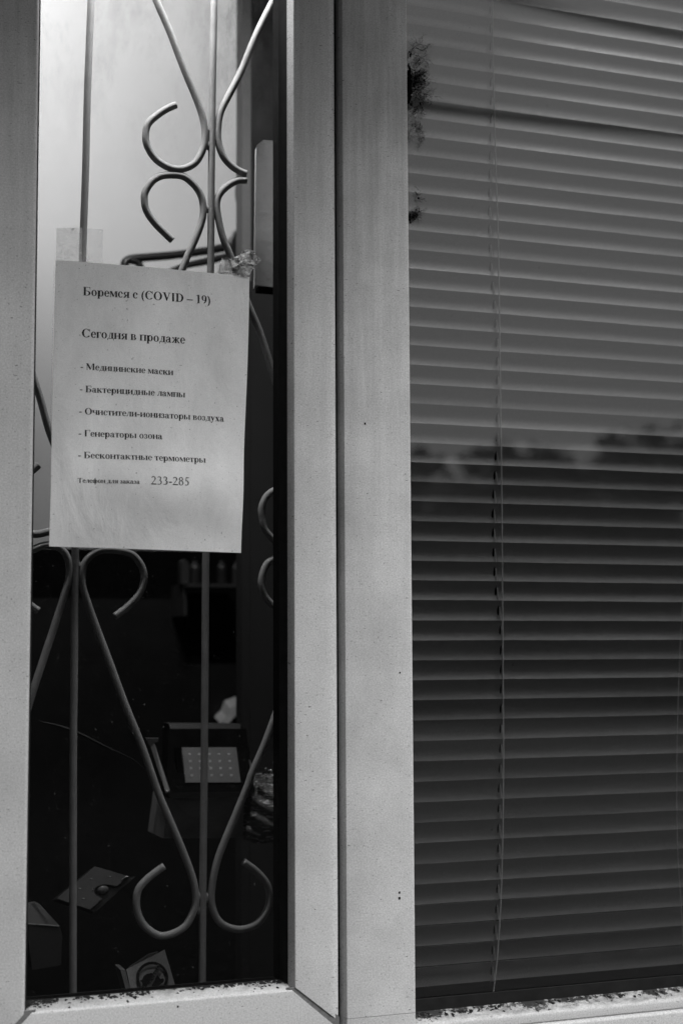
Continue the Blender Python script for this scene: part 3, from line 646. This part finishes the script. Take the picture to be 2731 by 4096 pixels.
GL = {
 ' ': (250, []), '-': (333, r4(40, 175, 290, 262)), '–': (500, r4(0, 190, 500, 250)),
 'о': (500, ring(250, 236, 215, 248, 115, 30)),
 'с': (444, ring(238, 236, 205, 248, 120, 30, 38, 318) + dot(365, 345, 58)),
 'е': (444, ring(235, 236, 205, 248, 115, 30, 0, 322) + r4(110, 240, 438, 268)),
 'р': (556, stem(60, -205, 460, 130, 0, 1) + r4(20, 434, 190, 460) + ring(310, 236, 205, 248, 120, 30)),
 'м': (670, stem(70, 0, XH, 32, 0, 1) + stem(490, 0, XH, 130) + pl((30, XH), (185, XH), (360, 130), (330, 20), (300, 20)) + pl((320, 20), (345, 40), (500, XH), (470, XH)) + r4(20, 447, 150, XH)),
 'я': (530, stem(350, 0, XH, 130) + ring(250, 340, 185, 133, 110, 28, 90, 270) + r4(250, 445, 350, XH) + r4(250, 207, 350, 235) + pl((210, 230), (330, 230), (170, 0), (30, 0))),
 '(': (333, ring(360, 235, 300, 440, 115, 4, 105, 255)), ')': (333, ring(-30, 235, 300, 440, 115, 4, -75, 75)),
 'C': (722, ring(385, 338, 345, 350, 150, 32, 38, 322) + r4(640, 440, 664, 680)),
 'О': (778, ring(389, 338, 350, 350, 150, 28)),
 'V': (722, pl((85, 676), (240, 676), (430, 190), (385, 0), (350, 0)) + pl((360, 0), (385, 0), (625, 660), (585, 660), (370, 90)) + r4(10, 650, 300, 676) + r4(500, 650, 710, 676)),
 'I': (389, stem(120, 0, 676, 150)),
 'D': (722, stem(95, 0, 676, 145, 0, 0) + ring(320, 338, 360, 338, 150, 30, -90, 90) + r4(20, 0, 325, 30) + r4(20, 646, 325, 676)),
 '1': (500, stem(190, 0, 676, 130, 0, 1) + pl((60, 600), (190, 676), (190, 640), (65, 580))),
 '9': (500, ring(240, 455, 210, 222, 115, 28) + ring(130, 330, 320, 335, 120, 40, -70, 25)),
 'Б': (667, stem(90, 0, 676, 145, 0, 0) + r4(20, 0, 330, 28) + r4(20, 644, 590, 676) + pl((555, 660), (590, 676), (590, 500), (570, 500)) + ring(330, 190, 290, 190, 145, 30, -90, 90) + r4(220, 350, 335, 380)),
 'г': (395, stem(60, 0, XH, 130) + r4(60, 443, 375, XH) + r4(345, 320, 375, XH)),
 'д': (530, r4(330, 20, 460, XH) + pl((120, 20), (155, 20), (262, XH), (228, XH)) + r4(20, 0, 520, 32) + r4(20, -135, 52, 20) + r4(488, -135, 520, 20) + r4(185, 445, 500, XH)),
 'н': (569, stem(50, 0, XH) + stem(390, 0, XH) + r4(170, 222, 400, 254)),
 'в': (500, stem(60, 0, XH, 125, 0, 0) + r4(20, 0, 290, 28) + r4(20, 445, 280, XH) + ring(265, 354, 150, 119, 105, 28, -90, 90) + ring(280, 125, 180, 125, 120, 28, -90, 90) + r4(170, 228, 285, 254)),
 'п': (569, stem(50, 0, XH) + stem(390, 0, XH) + r4(15, 440, 555, XH)),
 'а': (500, r4(265, 50, 390, 360) + ring(225, 345, 165, 130, 100, 32, 0, 165) + dot(105, 370, 55) + ring(190, 130, 165, 138, 105, 30, 60, 330) + r4(200, 250, 290, 280) + pl((300, 60), (390, 60), (485, 60), (470, 20), (400, -8), (330, 5))),
 'ж': (700, stem(288, 0, XH, 124) + pl((15, 0), (140, 0), (290, 250), (230, 255)) + pl((225, 235), (275, 245), (170, 440), (120, 440)) + dot(110, 405, 52) + mir(pl((15, 0), (140, 0), (290, 250), (230, 255)) + pl((225, 235), (275, 245), (170, 440), (120, 440)) + dot(110, 405, 52), 700) + r4(200, 228, 500, 256)),
 'к': (556, stem(50, 0, XH) + pl((180, 225), (240, 235), (410, 430), (360, 455)) + dot(425, 405, 55) + pl((215, 250), (310, 300), (545, 0), (385, 0))),
 'и': (569, stem(50, 0, XH) + stem(390, 0, XH) + pl((170, 95), (170, 145), (400, 380), (400, 330))),
 'ц': (569, stem(50, 0, XH, 130, 1, 0) + stem(390, 0, XH, 130, 1, 0) + r4(15, 0, 560, 30) + r4(528, -135, 560, 10)),
 'л': (530, stem(350, 0, XH, 130) + r4(180, 443, 500, XH) + pl((100, 5), (150, 60), (262, 445), (225, 445)) + dot(75, 48, 52)),
 'т': (450, stem(160, 0, XH, 130, 0, 1) + r4(15, 443, 435, XH) + r4(15, 330, 42, XH) + r4(408, 330, 435, XH)),
 'ы': (740, stem(50, 0, XH, 130) + ring(250, 138, 180, 138, 120, 28, -90, 90) + r4(170, 248, 255, 276) + r4(170, 0, 255, 28) + stem(545, 0, XH, 130)),
 'ч': (540, stem(370, 0, XH) + stem(45, 290, XH, 130, 1, 0) + ring(195, 300, 150, 115, 120, 35, 180, 270) + r4(190, 185, 380, 220)),
 'ф': (720, stem(297, -205, 676, 126) + ring(195, 236, 165, 245, 110, 30) + ring(525, 236, 165, 245, 110, 30)),
 'у': (500, pl((40, XH), (190, XH), (320, 150), (265, 0), (245, 0)) + pl((120, -190), (165, -190), (430, 460), (392, 460)) + dot(105, -150, 55) + r4(5, 447, 230, XH) + r4(330, 447, 485, XH)),
 'х': (500, pl((40, XH), (200, XH), (470, 0), (310, 0)) + pl((375, XH), (415, XH), (115, 0), (75, 0)) + r4(10, 447, 240, XH) + r4(310, 447, 480, XH) + r4(15, 0, 175, 26) + r4(260, 0, 490, 26)),
 'з': (410, ring(190, 352, 155, 125, 105, 28, -90, 140) + ring(185, 128, 185, 132, 115, 28, -145, 90) + dot(85, 392, 45) + dot(75, 75, 50) + r4(120, 226, 200, 252)),
 'М': (944, stem(105, 0, 676, 34, 0, 1) + stem(700, 0, 676, 148) + pl((40, 676), (225, 676), (480, 210), (455, 20), (425, 20)) + pl((430, 20), (460, 30), (715, 676), (690, 676)) + r4(20, 650, 150, 676)),
 'Г': (620, stem(90, 0, 676, 148) + r4(90, 644, 590, 676) + r4(560, 490, 590, 676)),
 'Т': (667, stem(260, 0, 676, 148, 0, 1) + r4(30, 644, 640, 676) + r4(30, 490, 58, 676) + r4(612, 490, 640, 676)),
 '2': (500, ring(230, 490, 185, 186, 80, 45, -35, 155) + pl((345, 425), (390, 395), (110, 60), (35, 20)) + r4(30, 0, 470, 66)),
 '3': (500, ring(215, 515, 175, 160, 80, 40, -80, 150) + ring(200, 190, 225, 195, 85, 40, -130, 88)),
 '8': (500, ring(250, 515, 175, 161, 75, 36) + ring(250, 185, 205, 195, 80, 36)),
 '5': (500, r4(175, 612, 435, 676) + pl((130, 372), (175, 385), (235, 676), (185, 676)) + ring(195, 205, 225, 215, 85, 45, -125, 105)),
}
GL['С'] = GL['C']; GL['O'] = GL['О']
def text_polys(txt, track=0):
    x = 0; out_ = []
    for ch in txt:
        w, P = GL[ch]
        out_.append((x, P)); x += w + track
    return out_, x
ink = simple('printed_ink', .010, .6, .2, 300, spec=.25)

# ---------------------------------------------------------------- the notice
PY = 0.0232
co = [Vector((.2542, 0, H + .4027)), Vector((.4620, 0, H + .4023)), Vector((.4532, 0, H + .1044)), Vector((.2514, 0, H + .1073))]
def bulge(s, t):
    s = min(max(s, 0), 1)
    t = min(max(t, 0), 1)
    lift = .0125 * math.exp(-((t - .80) / .13) ** 2) * (.55 + .45 * s) + .0022 * math.exp(-((t - .93) / .05) ** 2) * math.sin(5 * s + .6)
    return .0058 * (math.sin(math.pi * s ** .85)) * (0.75 + .25 * math.sin(math.pi * t)) + .0006 + lift * (.35 + .65 * math.sin(math.pi * s)) + .0007 * math.sin(17 * s + 9 * t) * math.exp(-((t - .05) / .1) ** 2) * math.sin(math.pi * s)
def paper_pt(s, t, off=0.0):
    a = co[0].lerp(co[1], s); c = co[3].lerp(co[2], s); p = a.lerp(c, t)
    if s > .5: p.x += .0016 * math.sin(t * 6.0) * (s - .5)
    p.y = PY - bulge(s, t) - off; return p
def paper_st(x, z):
    t = (co[0].z - z) / (co[0].z - co[3].z)
    for _ in range(3):
        l_ = co[0].lerp(co[3], t); r_ = co[1].lerp(co[2], t); s = (x - l_.x) / (r_.x - l_.x)
        zt_ = co[0].lerp(co[1], s).z; zb_ = co[3].lerp(co[2], s).z; t = (zt_ - z) / (zt_ - zb_)
    return s, t
k = NT('notice_paper')
c_ = k.mul(k.ramp(k.noise(1, 5, k.mp((16, 16, 9)), .6), .32, .68, .74, .96), k.ramp(k.noise(1100, 1.5), .3, .7, .9, 1.1))
spk = k.ramp(k.noise(430, 2), .715, .74, 1.0, .35)
c_ = k.mul(c_, spk)
pm = k.bsdf(c_, .6, .3, coat=.6, coatr=.16, bump=k.noise(1, 4, k.mp((22, 22, 12)), .55, .6), bs=.35, bd=.006)
b2 = k.n('ShaderNodeBsdfTranslucent'); b2.inputs[0].default_value = (.7, .7, .7, 1)
mx = k.n('ShaderNodeMixShader'); mx.inputs[0].default_value = .2
k.l(k.b.outputs[0], mx.inputs[1]); k.l(b2.outputs[0], mx.inputs[2]); k.l(mx.outputs[0], k.out.inputs[0])
notice = thing('paper_notice', 'white printed paper notice with black Cyrillic text taped to the pane', 'notice')
V = []; Fc = []; nx, nz = 30, 30
for j in range(nz + 1):
    for i in range(nx + 1): V.append(paper_pt(i / nx, j / nz))
n1 = len(V); V += [v + Vector((0, .00012, 0)) for v in V]
for j in range(nz):
    for i in range(nx):
        a = j * (nx + 1) + i; Fc.append((a, a + nx + 1, a + nx + 2, a + 1))
mesh('sheet', V[:n1], Fc, pm, notice, smooth=True)
LINES = [('Боремся с (COVID – 19)', (332.5, 1180.5), (843, 1216.5), 33.7, 0), ('Сегодня в продаже', (327, 1348), (739, 1375.5), 33.7, 0),
 ('- Медицинские маски', (321.7, 1477.5), (691.5, 1502), 25.7, 0), ('- Бактерицидные лампы', (319, 1567.5), (740, 1590.5), 25.7, 0),
 ('- Очистители-ионизаторы воздуха', (315.8, 1656.5), (898, 1686), 25.7, 0), ('- Генераторы озона', (313.7, 1745), (648, 1759), 25.7, 0),
 ('- Бесконтактные термометры', (310.6, 1833), (821.5, 1853), 25.7, 0), ('Телефон для заказа', (308.7, 1932), (551, 1940), 18.2, 0), ('233-285', (594, 1941.5), (751.5, 1946), 32.5, 0)]
for txt, p0, p1, cap, tr in LINES:
    polys, adv = text_polys(txt)
    a = at(p0[0], p0[1], PY - .004); c = at(p1[0], p1[1], PY - .004)
    dx = (c - a) / adv; capm = (at(p0[0], p0[1], PY) - at(p0[0], p0[1] - cap, PY)).length / 676
    V = []; Fc = []
    for x0, P in polys:
        for qi, p in enumerate(P):
          for ex, ey in (((0, 0), (15, 0), (8, 7)) if txt[0] != '2' else ((0, 0), (8, 5))):
            n = len(V)
            for (x, y) in p:
                x += ex; y += ey; w = a + dx * (x0 + x) + Vector((0, 0, 1)) * capm * y
                s, t = paper_st(w.x, w.z); V.append(paper_pt(s, t, .00016 + .000004 * (qi % 12) + .0000015 * ex))
            Fc.append(tuple(range(n, n + len(p))))
    mesh('text_line', V, Fc, ink, notice)

# clear tapes
def tapemat(name, lo, hi, seed):
    k = NT(name)
    tr = k.n('ShaderNodeBsdfTransparent'); tr.inputs[0].default_value = (.93, .93, .93, 1)
    n = k.noise(1, 6, k.mp((70, 70, 110), loc=(seed, 0, seed)), .68, 1.4)
    df = k.n('ShaderNodeBsdfPrincipled'); df.inputs['Base Color'].default_value = (.85, .85, .85, 1); df.inputs['Roughness'].default_value = .25
    bb = k.n('ShaderNodeBump'); bb.inputs['Strength'].default_value = .8; bb.inputs['Distance'].default_value = .002; k.l(n, bb.inputs['Height']); k.l(bb.outputs[0], df.inputs['Normal'])
    f_ = k.ramp(n, .50, .72, lo, hi)
    mx = k.n('ShaderNodeMixShader'); k.l(f_, mx.inputs[0]); k.l(tr.outputs[0], mx.inputs[1]); k.l(df.outputs[0], mx.inputs[2]); k.l(mx.outputs[0], k.out.inputs[0]); return k.m
tp = thing('tape_strip', 'clear wrinkled tape over the top left corner of the notice', 'tape')
def sheet(P, n, m, yfn, name, mat, parent):
    V = []; Fc = []
    for j in range(m + 1):
        for i in range(n + 1):
            s, t = i / n, j / m; p = P[0].lerp(P[1], s).lerp(P[3].lerp(P[2], s), t); p.y += yfn(s, t); V.append(p)
    for j in range(m):
        for i in range(n): a = j * (n + 1) + i; Fc.append((a, a + n + 1, a + n + 2, a + 1))
    return mesh(name, V, Fc, mat, parent, smooth=True)
TY = .0226
sheet([at(227, 912, TY), at(330, 910, TY), at(328, 1050, TY), at(224, 1044, TY)], 8, 10, lambda s, t: -.0004 * math.sin(9 * t + 5 * s), 'folded_layer', tapemat('tape_milky', .40, 1.0, 3.0), tp)
sheet([at(330, 912, TY), at(413, 918, TY), at(411, 1054, TY), at(328, 1050, TY)], 6, 8, lambda s, t: 0, 'clear_layer', tapemat('tape_clear', .08, .35, 9.0), tp)
quadbox([at(224, 1040, TY - .0006), at(312, 1045.5, TY - .0006), at(312, 1048.5, TY - .0006), at(224, 1043.5, TY - .0006)], (0, .0002, 0), 'tape_edge', simple('tape_edge_white', .9, .3), tp)
sl_ = sheet([at(216, 1060, TY), at(229, 1060, TY), at(216, 1700, TY), at(202, 1700, TY)], 2, 8, lambda s, t: 0, 'sleeve_edge', tapemat('sleeve_clear', .05, .15, 5.0), notice)

tq = thing('crumpled_tape', 'crumpled lump of clear tape on the top right corner of the notice', 'tape')
ol = [(889, 1028), (930, 1032), (962, 1018), (968, 1005), (985, 997), (1003, 998), (1020, 1006), (1022, 1020), (1040, 1030), (1046, 1044), (1030, 1056), (1022, 1068), (1008, 1080), (998, 1100), (975, 1108), (930, 1099), (868, 1095)]
cc = (960, 1055); V = [at(cc[0], cc[1], .016)]; Fc = []; rings = 6
for r_ in range(1, rings + 1):
    for (x, y) in ol:
        u = r_ / rings; V.append(at(cc[0] + (x - cc[0]) * u + R.uniform(-3, 3) * (r_ < rings), cc[1] + (y - cc[1]) * u + R.uniform(-3, 3) * (r_ < rings), .0175 + .003 * u + R.uniform(-.0026, .0026) * (1 - u * .5)))
n = len(ol)
for i in range(n): Fc.append((0, 1 + i, 1 + (i + 1) % n))
for r_ in range(rings - 1):
    for i in range(n): Fc.append((1 + r_ * n + i, 1 + (r_ + 1) * n + i, 1 + (r_ + 1) * n + (i + 1) % n, 1 + r_ * n + (i + 1) % n))
k = NT('crumpled_tape_film')
nn = k.noise(1, 5, k.mp((120, 120, 120)), .65, 1.0)
p_ = k.bsdf(k.ramp(nn, .4, .62, .16, .85), .18, .8, bump=nn, bs=1.0, bd=.003)
tr = k.n('ShaderNodeBsdfTransparent'); tr.inputs[0].default_value = (.7, .7, .7, 1)
mx = k.n('ShaderNodeMixShader'); k.l(k.ramp(nn, .35, .65, .35, .9), mx.inputs[0]); k.l(tr.outputs[0], mx.inputs[1]); k.l(k.b.outputs[0], mx.inputs[2]); k.l(mx.outputs[0], k.out.inputs[0])
mesh('film', V, Fc, k.m, tq)

# ---------------------------------------------------------------- cartons with print
def stroke(mb, P, fn, th, off):
    for (a, c) in zip(P, P[1:]):
        a2 = Vector(a); c2 = Vector(c); d = (c2 - a2).normalized() * th / 2; nrm = Vector((-d.y, d.x))
        q = [a2 - d + nrm, a2 - d - nrm, c2 + d - nrm, c2 + d + nrm]; n = len(mb.v)
        mb.v += [fn(w.x, w.y, off) for w in q]; mb.f.append((n, n + 1, n + 2, n + 3)); off += .00001
CAPS = {'А': [[(0, 0), (.35, 1), (.7, 0)], [(.15, .35), (.55, .35)]], 'Н': [[(0, 0), (0, 1)], [(.6, 0), (.6, 1)], [(0, .5), (.6, .5)]], 'Т': [[(0, 1), (.6, 1)], [(.3, 0), (.3, 1)]],
 'И': [[(0, 1), (0, 0), (.6, 1), (.6, 0)]], 'К': [[(0, 0), (0, 1)], [(.55, 1), (0, .45), (.6, 0)]], 'Р': [[(0, 0), (0, 1), (.5, 1), (.5, .5), (0, .5)]],
 'Л': [[(0, 0), (.2, 1), (.6, 1), (.6, 0)]], 'Е': [[(.55, 1), (0, 1), (0, 0), (.55, 0)], [(0, .5), (.5, .5)]], 'З': [[(0, 1), (.5, 1), (.5, .5), (.15, .5)], [(.5, .5), (.5, 0), (0, 0)]],
 'С': [[(.55, .9), (.3, 1), (0, .7), (0, .3), (.3, 0), (.55, .1)]]}
mb_ = thing('printed_carton', 'small pale carton with a round emblem and slanted word, bottom edge of the pane', 'box')
ctop = simple('pale_carton', .27, .7, .08, 40, grain=.2)
_p0 = A(506, 3877, .150); _nn = (A(700, 3955, .147) - _p0).cross(A(530, 3990, .140) - _p0).normalized()
if _nn.y > 0: _nn = -_nn
def BP(x, y, off=0.0):
    e_ = Vector((0, -D, H)); r_ = A(x, y, .15) - e_; t = (_p0 - e_).dot(_nn) / r_.dot(_nn); return e_ + r_ * t + _nn * off
front = [(506, 3877), (634, 3812), (659, 3798), (705, 3955), (714, 3990), (530, 3990), (503, 3879)]
quadbox([BP(x, y) for x, y in front[:-1]], (0, .03, -.035), 'carton_body', ctop, mb_)
quadbox([BP(x, y, -.0003) for x, y in [(483, 3879), (502, 3879), (530, 3990), (514, 3990)]], (.0, .03, .0), 'side_flap', simple('carton_side', .14, .7, grain=.2), mb_)
quadbox([BP(x, y, -.002) for x, y in [(520, 3868), (600, 3816), (636, 3806), (634, 3813), (520, 3872)]], (0, .004, 0), 'lid_edge', simple('carton_edge', .04, .8), mb_)
e = MB(); n = 40
for i in range(n):
    a, c = 2 * math.pi * i / n, 2 * math.pi * (i + 1) / n; q = []
    for (w, rr) in ((a, 64), (c, 64), (c, 53), (a, 53)): q.append(BP(607 + rr * math.cos(w), 3912 + rr * 1.0 * math.sin(w), .0022))
    e.add(q, [(0, 1, 2, 3)])
e.build('emblem_ring', ink, mb_)
body = [(553, 3926), (566, 3920), (573, 3905), (586, 3897), (604, 3893), (612, 3897), (622, 3900), (630, 3902), (634, 3910), (640, 3918), (648, 3914), (655, 3921), (651, 3930), (640, 3938), (628, 3948), (600, 3962), (580, 3955), (570, 3938), (563, 3928)]
mesh('emblem_shape', [BP(x, y, .0026) for x, y in body], [tuple(range(len(body)))], ink, mb_)
band = [(629, 3858), (641, 3872), (598, 3958), (583, 3950)]
mesh('emblem_band', [BP(x, y, .0030) for x, y in band], [(0, 1, 2, 3)], simple('band_grey', .10, .7), mb_)
t_ = MB(); x = 0
for ch in 'АНТИКР':
    for P in CAPS[ch]:
        def fn(u, v, off): 
            return BP(635 - .47 * (u) - .0 + (v) * .82 - 6, 3866 + .90 * u + v * .42 - 3, .0034 + off)
        stroke(t_, [(x + a * 15, 11 * (1 - c) - 2) for a, c in P], fn, 2.6, 0)
    x += 15
t_.build('emblem_word', ink, mb_)

lc = thing('dark_carton', 'dark glossy carton with slanted lettering at the lower left corner', 'box')
dcm = simple('dark_glossy_carton', .022, .45, .25, 40, grain=.2)
def LPn(x, y, off=0.0): return A(x, y, .215 + (3700 - y) * .0004 - off) if y < 3700 else A(x, y, .215 - (y - 3700) * .00005 - off)
quadbox([LPn(x, y) for x, y in [(90, 3612), (140, 3605), (160, 3616), (238, 3702), (90, 3696)]], (0, .004, -.004), 'lid', dcm, lc)
quadbox([LPn(x, y) for x, y in [(116, 3700), (238, 3706), (250, 3740), (246, 3860), (130, 3880), (112, 3740)]], (0, .03, 0), 'front', simple('dark_carton_front', .012, .5, .25, 30, grain=.2), lc)
MB().tube([LPn(115, 3696, .001), LPn(160, 3699, .001), LPn(205, 3702, .0012), LPn(238, 3706, .001)], .0008, 6).build('creased_edge', simple('worn_edge', .2, .4, .5, 300), lc)
t_ = MB(); x = 0
for ch in 'ЛЕЗИАНСКА':
    for P in CAPS[ch]:
        def fn(u, v, off): return LPn(131 + .60 * u - .8 * v + 7, 3617 + .80 * u + .45 * v - 6, .0012 + off)
        stroke(t_, [(x + a * 8.5, 10 * (1 - c)) for a, c in P], fn, 2.4, 0)
    x += 11
t_.build('lettering', ink, lc)

# thin twig-like wire lying on the goods, far background things
wr = MB().tube([A(162, 2886, .3), A(240, 2905, .3), A(320, 2935, .3), (A(430, 2990, .3)), A(520, 3030, .3), A(570, 3068, .3), A(600, 3100, .3)], lambda u: .0004 + .0012 * math.sin(math.pi * min(1, u * 1.6)) if u < .62 else .0005, 6)
tag(wr.build('thin_wire', simple('dull_wire', .025, .6), smooth=True), 'thin dull wire slanting down through the dark behind the left bar', 'wire')
rg = thing('crumpled_sheet', 'blurred white crumpled sheet in the dark above the flood lamp', 'paper')
q = [A(x, y, .84) for x, y in [(878, 2893), (905, 2868), (918, 2830), (968, 2812), (968, 2862), (938, 2866), (924, 2884), (905, 2902), (882, 2902)]]
quadbox(q, (0, .03, .01), 'sheet', simple('white_sheet', .5, .8, .3, 20), rg)
sh = thing('wall_shelf', 'dim blurred shelf under the notice, deep in the room', 'shelf')
y_ = .80; a = A(735, 2336, y_); c = A(968, 2336, y_)
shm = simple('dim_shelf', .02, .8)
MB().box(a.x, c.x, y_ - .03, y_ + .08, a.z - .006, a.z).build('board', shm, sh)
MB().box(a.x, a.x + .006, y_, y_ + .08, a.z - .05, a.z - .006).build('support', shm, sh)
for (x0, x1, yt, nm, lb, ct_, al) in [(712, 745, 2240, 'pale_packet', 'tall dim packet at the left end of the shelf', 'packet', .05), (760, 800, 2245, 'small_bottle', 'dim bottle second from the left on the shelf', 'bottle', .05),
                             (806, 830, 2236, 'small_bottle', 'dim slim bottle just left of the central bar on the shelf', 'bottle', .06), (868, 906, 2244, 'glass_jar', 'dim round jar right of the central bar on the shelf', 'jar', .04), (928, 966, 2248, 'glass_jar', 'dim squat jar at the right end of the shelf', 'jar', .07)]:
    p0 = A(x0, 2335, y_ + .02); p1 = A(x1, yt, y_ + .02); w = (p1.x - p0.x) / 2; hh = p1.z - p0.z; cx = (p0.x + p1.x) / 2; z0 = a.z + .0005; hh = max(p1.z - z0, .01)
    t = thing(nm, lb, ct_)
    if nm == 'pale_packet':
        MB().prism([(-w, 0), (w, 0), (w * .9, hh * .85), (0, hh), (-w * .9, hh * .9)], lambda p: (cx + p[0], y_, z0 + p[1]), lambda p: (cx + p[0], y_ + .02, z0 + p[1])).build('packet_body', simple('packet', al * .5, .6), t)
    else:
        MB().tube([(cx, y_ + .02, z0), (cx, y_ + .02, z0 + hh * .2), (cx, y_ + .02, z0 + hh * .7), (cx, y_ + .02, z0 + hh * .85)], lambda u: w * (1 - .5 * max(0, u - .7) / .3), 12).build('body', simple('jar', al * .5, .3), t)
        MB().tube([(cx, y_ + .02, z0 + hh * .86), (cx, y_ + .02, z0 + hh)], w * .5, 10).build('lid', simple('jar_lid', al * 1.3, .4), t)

# ---------------------------------------------------------------- sooty cobwebs at the edge of the mullion
def web(name, lab, root, spots, seed, lim):
    r = random.Random(seed); b = MB()
    def branch(x, y, a, ln, w, dep):
        steps = 5; px, py = x, y; prev = at(px, py, -.0006 if px < 1631 else .012)
        for i in range(steps):
            a += r.uniform(-.6, .6); px += math.cos(a) * ln / steps; py += math.sin(a) * ln / steps
            if px < 1630: px = 1630 + r.uniform(0, 3)
            cur = at(px, py, .0215 - r.uniform(0, .003)); 
            if i: 
                d = cur - prev; nn = Vector((-d.z, 0, d.x)).normalized() * w * (1 - .6 * i / steps) * (.6 + r.random() * .8)
                b.add([prev - nn, prev + nn, cur + nn * .7, cur - nn * .7, (prev + cur) / 2 + Vector((0, .0004, 0))], [(0, 1, 2, 3), (0, 1, 4), (2, 3, 4)])
            prev = cur
            if dep and r.random() < .75: branch(px, py, a + r.choice((-1, 1)) * r.uniform(.5, 1.3), ln * .62, w * .62, dep - 1)
    for (x, y, a, ln, w, dep) in root: branch(x, y, a, ln, w, dep)
    for (x, y, rr) in spots:
        c = at(x, y, .0190); n = 11; ring_ = []
        for q in range(n):
            w_ = 2 * math.pi * q / n; k_ = rr * .00027 * r.uniform(.6, 1.2); ring_.append(c + Vector((math.cos(w_) * k_ * .6, r.uniform(-.0006, .0006), math.sin(w_) * k_)))
        b.add(ring_ + [c + Vector((0, .002, 0))], [tuple(range(n))] + [(q, (q + 1) % n, n) for q in range(n)])
    tag(b.build(name, M['black']), lab, 'cobweb', kind=None)
r_w = random.Random(21); rt = []
for q in range(46):
    y = r_w.choice((r_w.uniform(185, 300), r_w.uniform(280, 400), r_w.uniform(300, 380)))
    rt.append((1631 + abs(r_w.gauss(0, 22)), y, r_w.uniform(-1.1, 1.1), r_w.uniform(18, 62), r_w.uniform(.00022, .0006), 2))
for q in range(22):
    rt.append((r_w.uniform(1640, 1700), r_w.uniform(400, 545), r_w.uniform(.6, 2.2), r_w.uniform(14, 40), r_w.uniform(.00018, .0004), 2))
for q in range(9): rt.append((r_w.uniform(1670, 1722), r_w.uniform(290, 390), r_w.uniform(.2, 1.6), r_w.uniform(10, 28), .0002, 1))
sp = [(1633 + (q % 3) * 3, 262 + q * 9.5, 9 + 14 * math.exp(-((q - 9) / 5.0) ** 2)) for q in range(16)] + [(1640, 222, 9), (1645, 215, 6), (1696, 322, 6), (1680, 415, 7), (1688, 432, 4), (1631, 412, 6), (1644, 420, 8), (1637, 208, 5), (1660, 506, 4), (1672, 350, 6), (1655, 345, 8)]
web('cobweb', 'large sooty cobweb clinging to the mullion edge near the top of the blind', rt, sp, 4, 0)
rt = [(1655, 738, 1.25, 30, .0005, 0), (1660, 760, 1.2, 30, .0006, 1), (1670, 785, 1.4, 26, .0005, 1)] + [(1636 + abs(r_w.gauss(0, 16)), r_w.uniform(838, 890), r_w.uniform(-1.0, .9), r_w.uniform(12, 36), r_w.uniform(.0002, .0005), 2) for q in range(16)]
web('cobweb', 'small sooty cobweb lower down the mullion edge beside the blind', rt, [(1637, 880, 9), (1639, 860, 7), (1637, 868, 9), (1672, 792, 6), (1630, 728, 6), (1677, 846, 5), (1640, 890, 6)], 9, 0)

# ---------------------------------------------------------------- grime clots lying on the bottom beads
def grime(parent, clusters, surf, seed, n):
    r = random.Random(seed); b = MB()
    for _ in range(n):
        cx, w = r.choice(clusters); x = r.gauss(cx, w); y = .0215 - abs(r.gauss(0, .0065)); y = max(.003, y)
        a = r.uniform(.0004, .0021) * (0.5 + y / .022); bb = a * r.uniform(.3, .9); m = r.randint(6, 9); V_ = []
        for q in range(m):
            t = 2 * math.pi * q / m; k_ = r.uniform(.55, 1.25); xx = x + a * k_ * math.cos(t); yy = min(.0214, y + bb * k_ * math.sin(t) * 1.6)
            V_.append((xx, yy, surf(yy) + .00012))
        V_.append((x, y, surf(y) + r.uniform(.0004, .0011)))
        b.add(V_, [(q, (q + 1) % m, m) for q in range(m)] + [tuple(range(m))[::-1]])
    tag(b.build('grime', simple('black_grime', .02, .95, .4, 300, spec=.1), parent), kind='stuff')
grime(sash, [(.236, .003), (.243, .006), (.258, .008), (.300, .012), (.325, .008), (.345, .01), (.41, .012), (.44, .01), (.475, .012), (.492, .008), (.50, .003)], lambda y: ZB + .0006 + (y - .004) * .28 if y > .004 else ZB - .0002, 5, 330)
grime(fr, [(.643, .003), (.652, .006), (.70, .01), (.735, .012), (.745, .005), (.80, .02), (.90, .04)], lambda y: ZS - .0055 + (min(y, .0175) - .004) * .407, 6, 200)
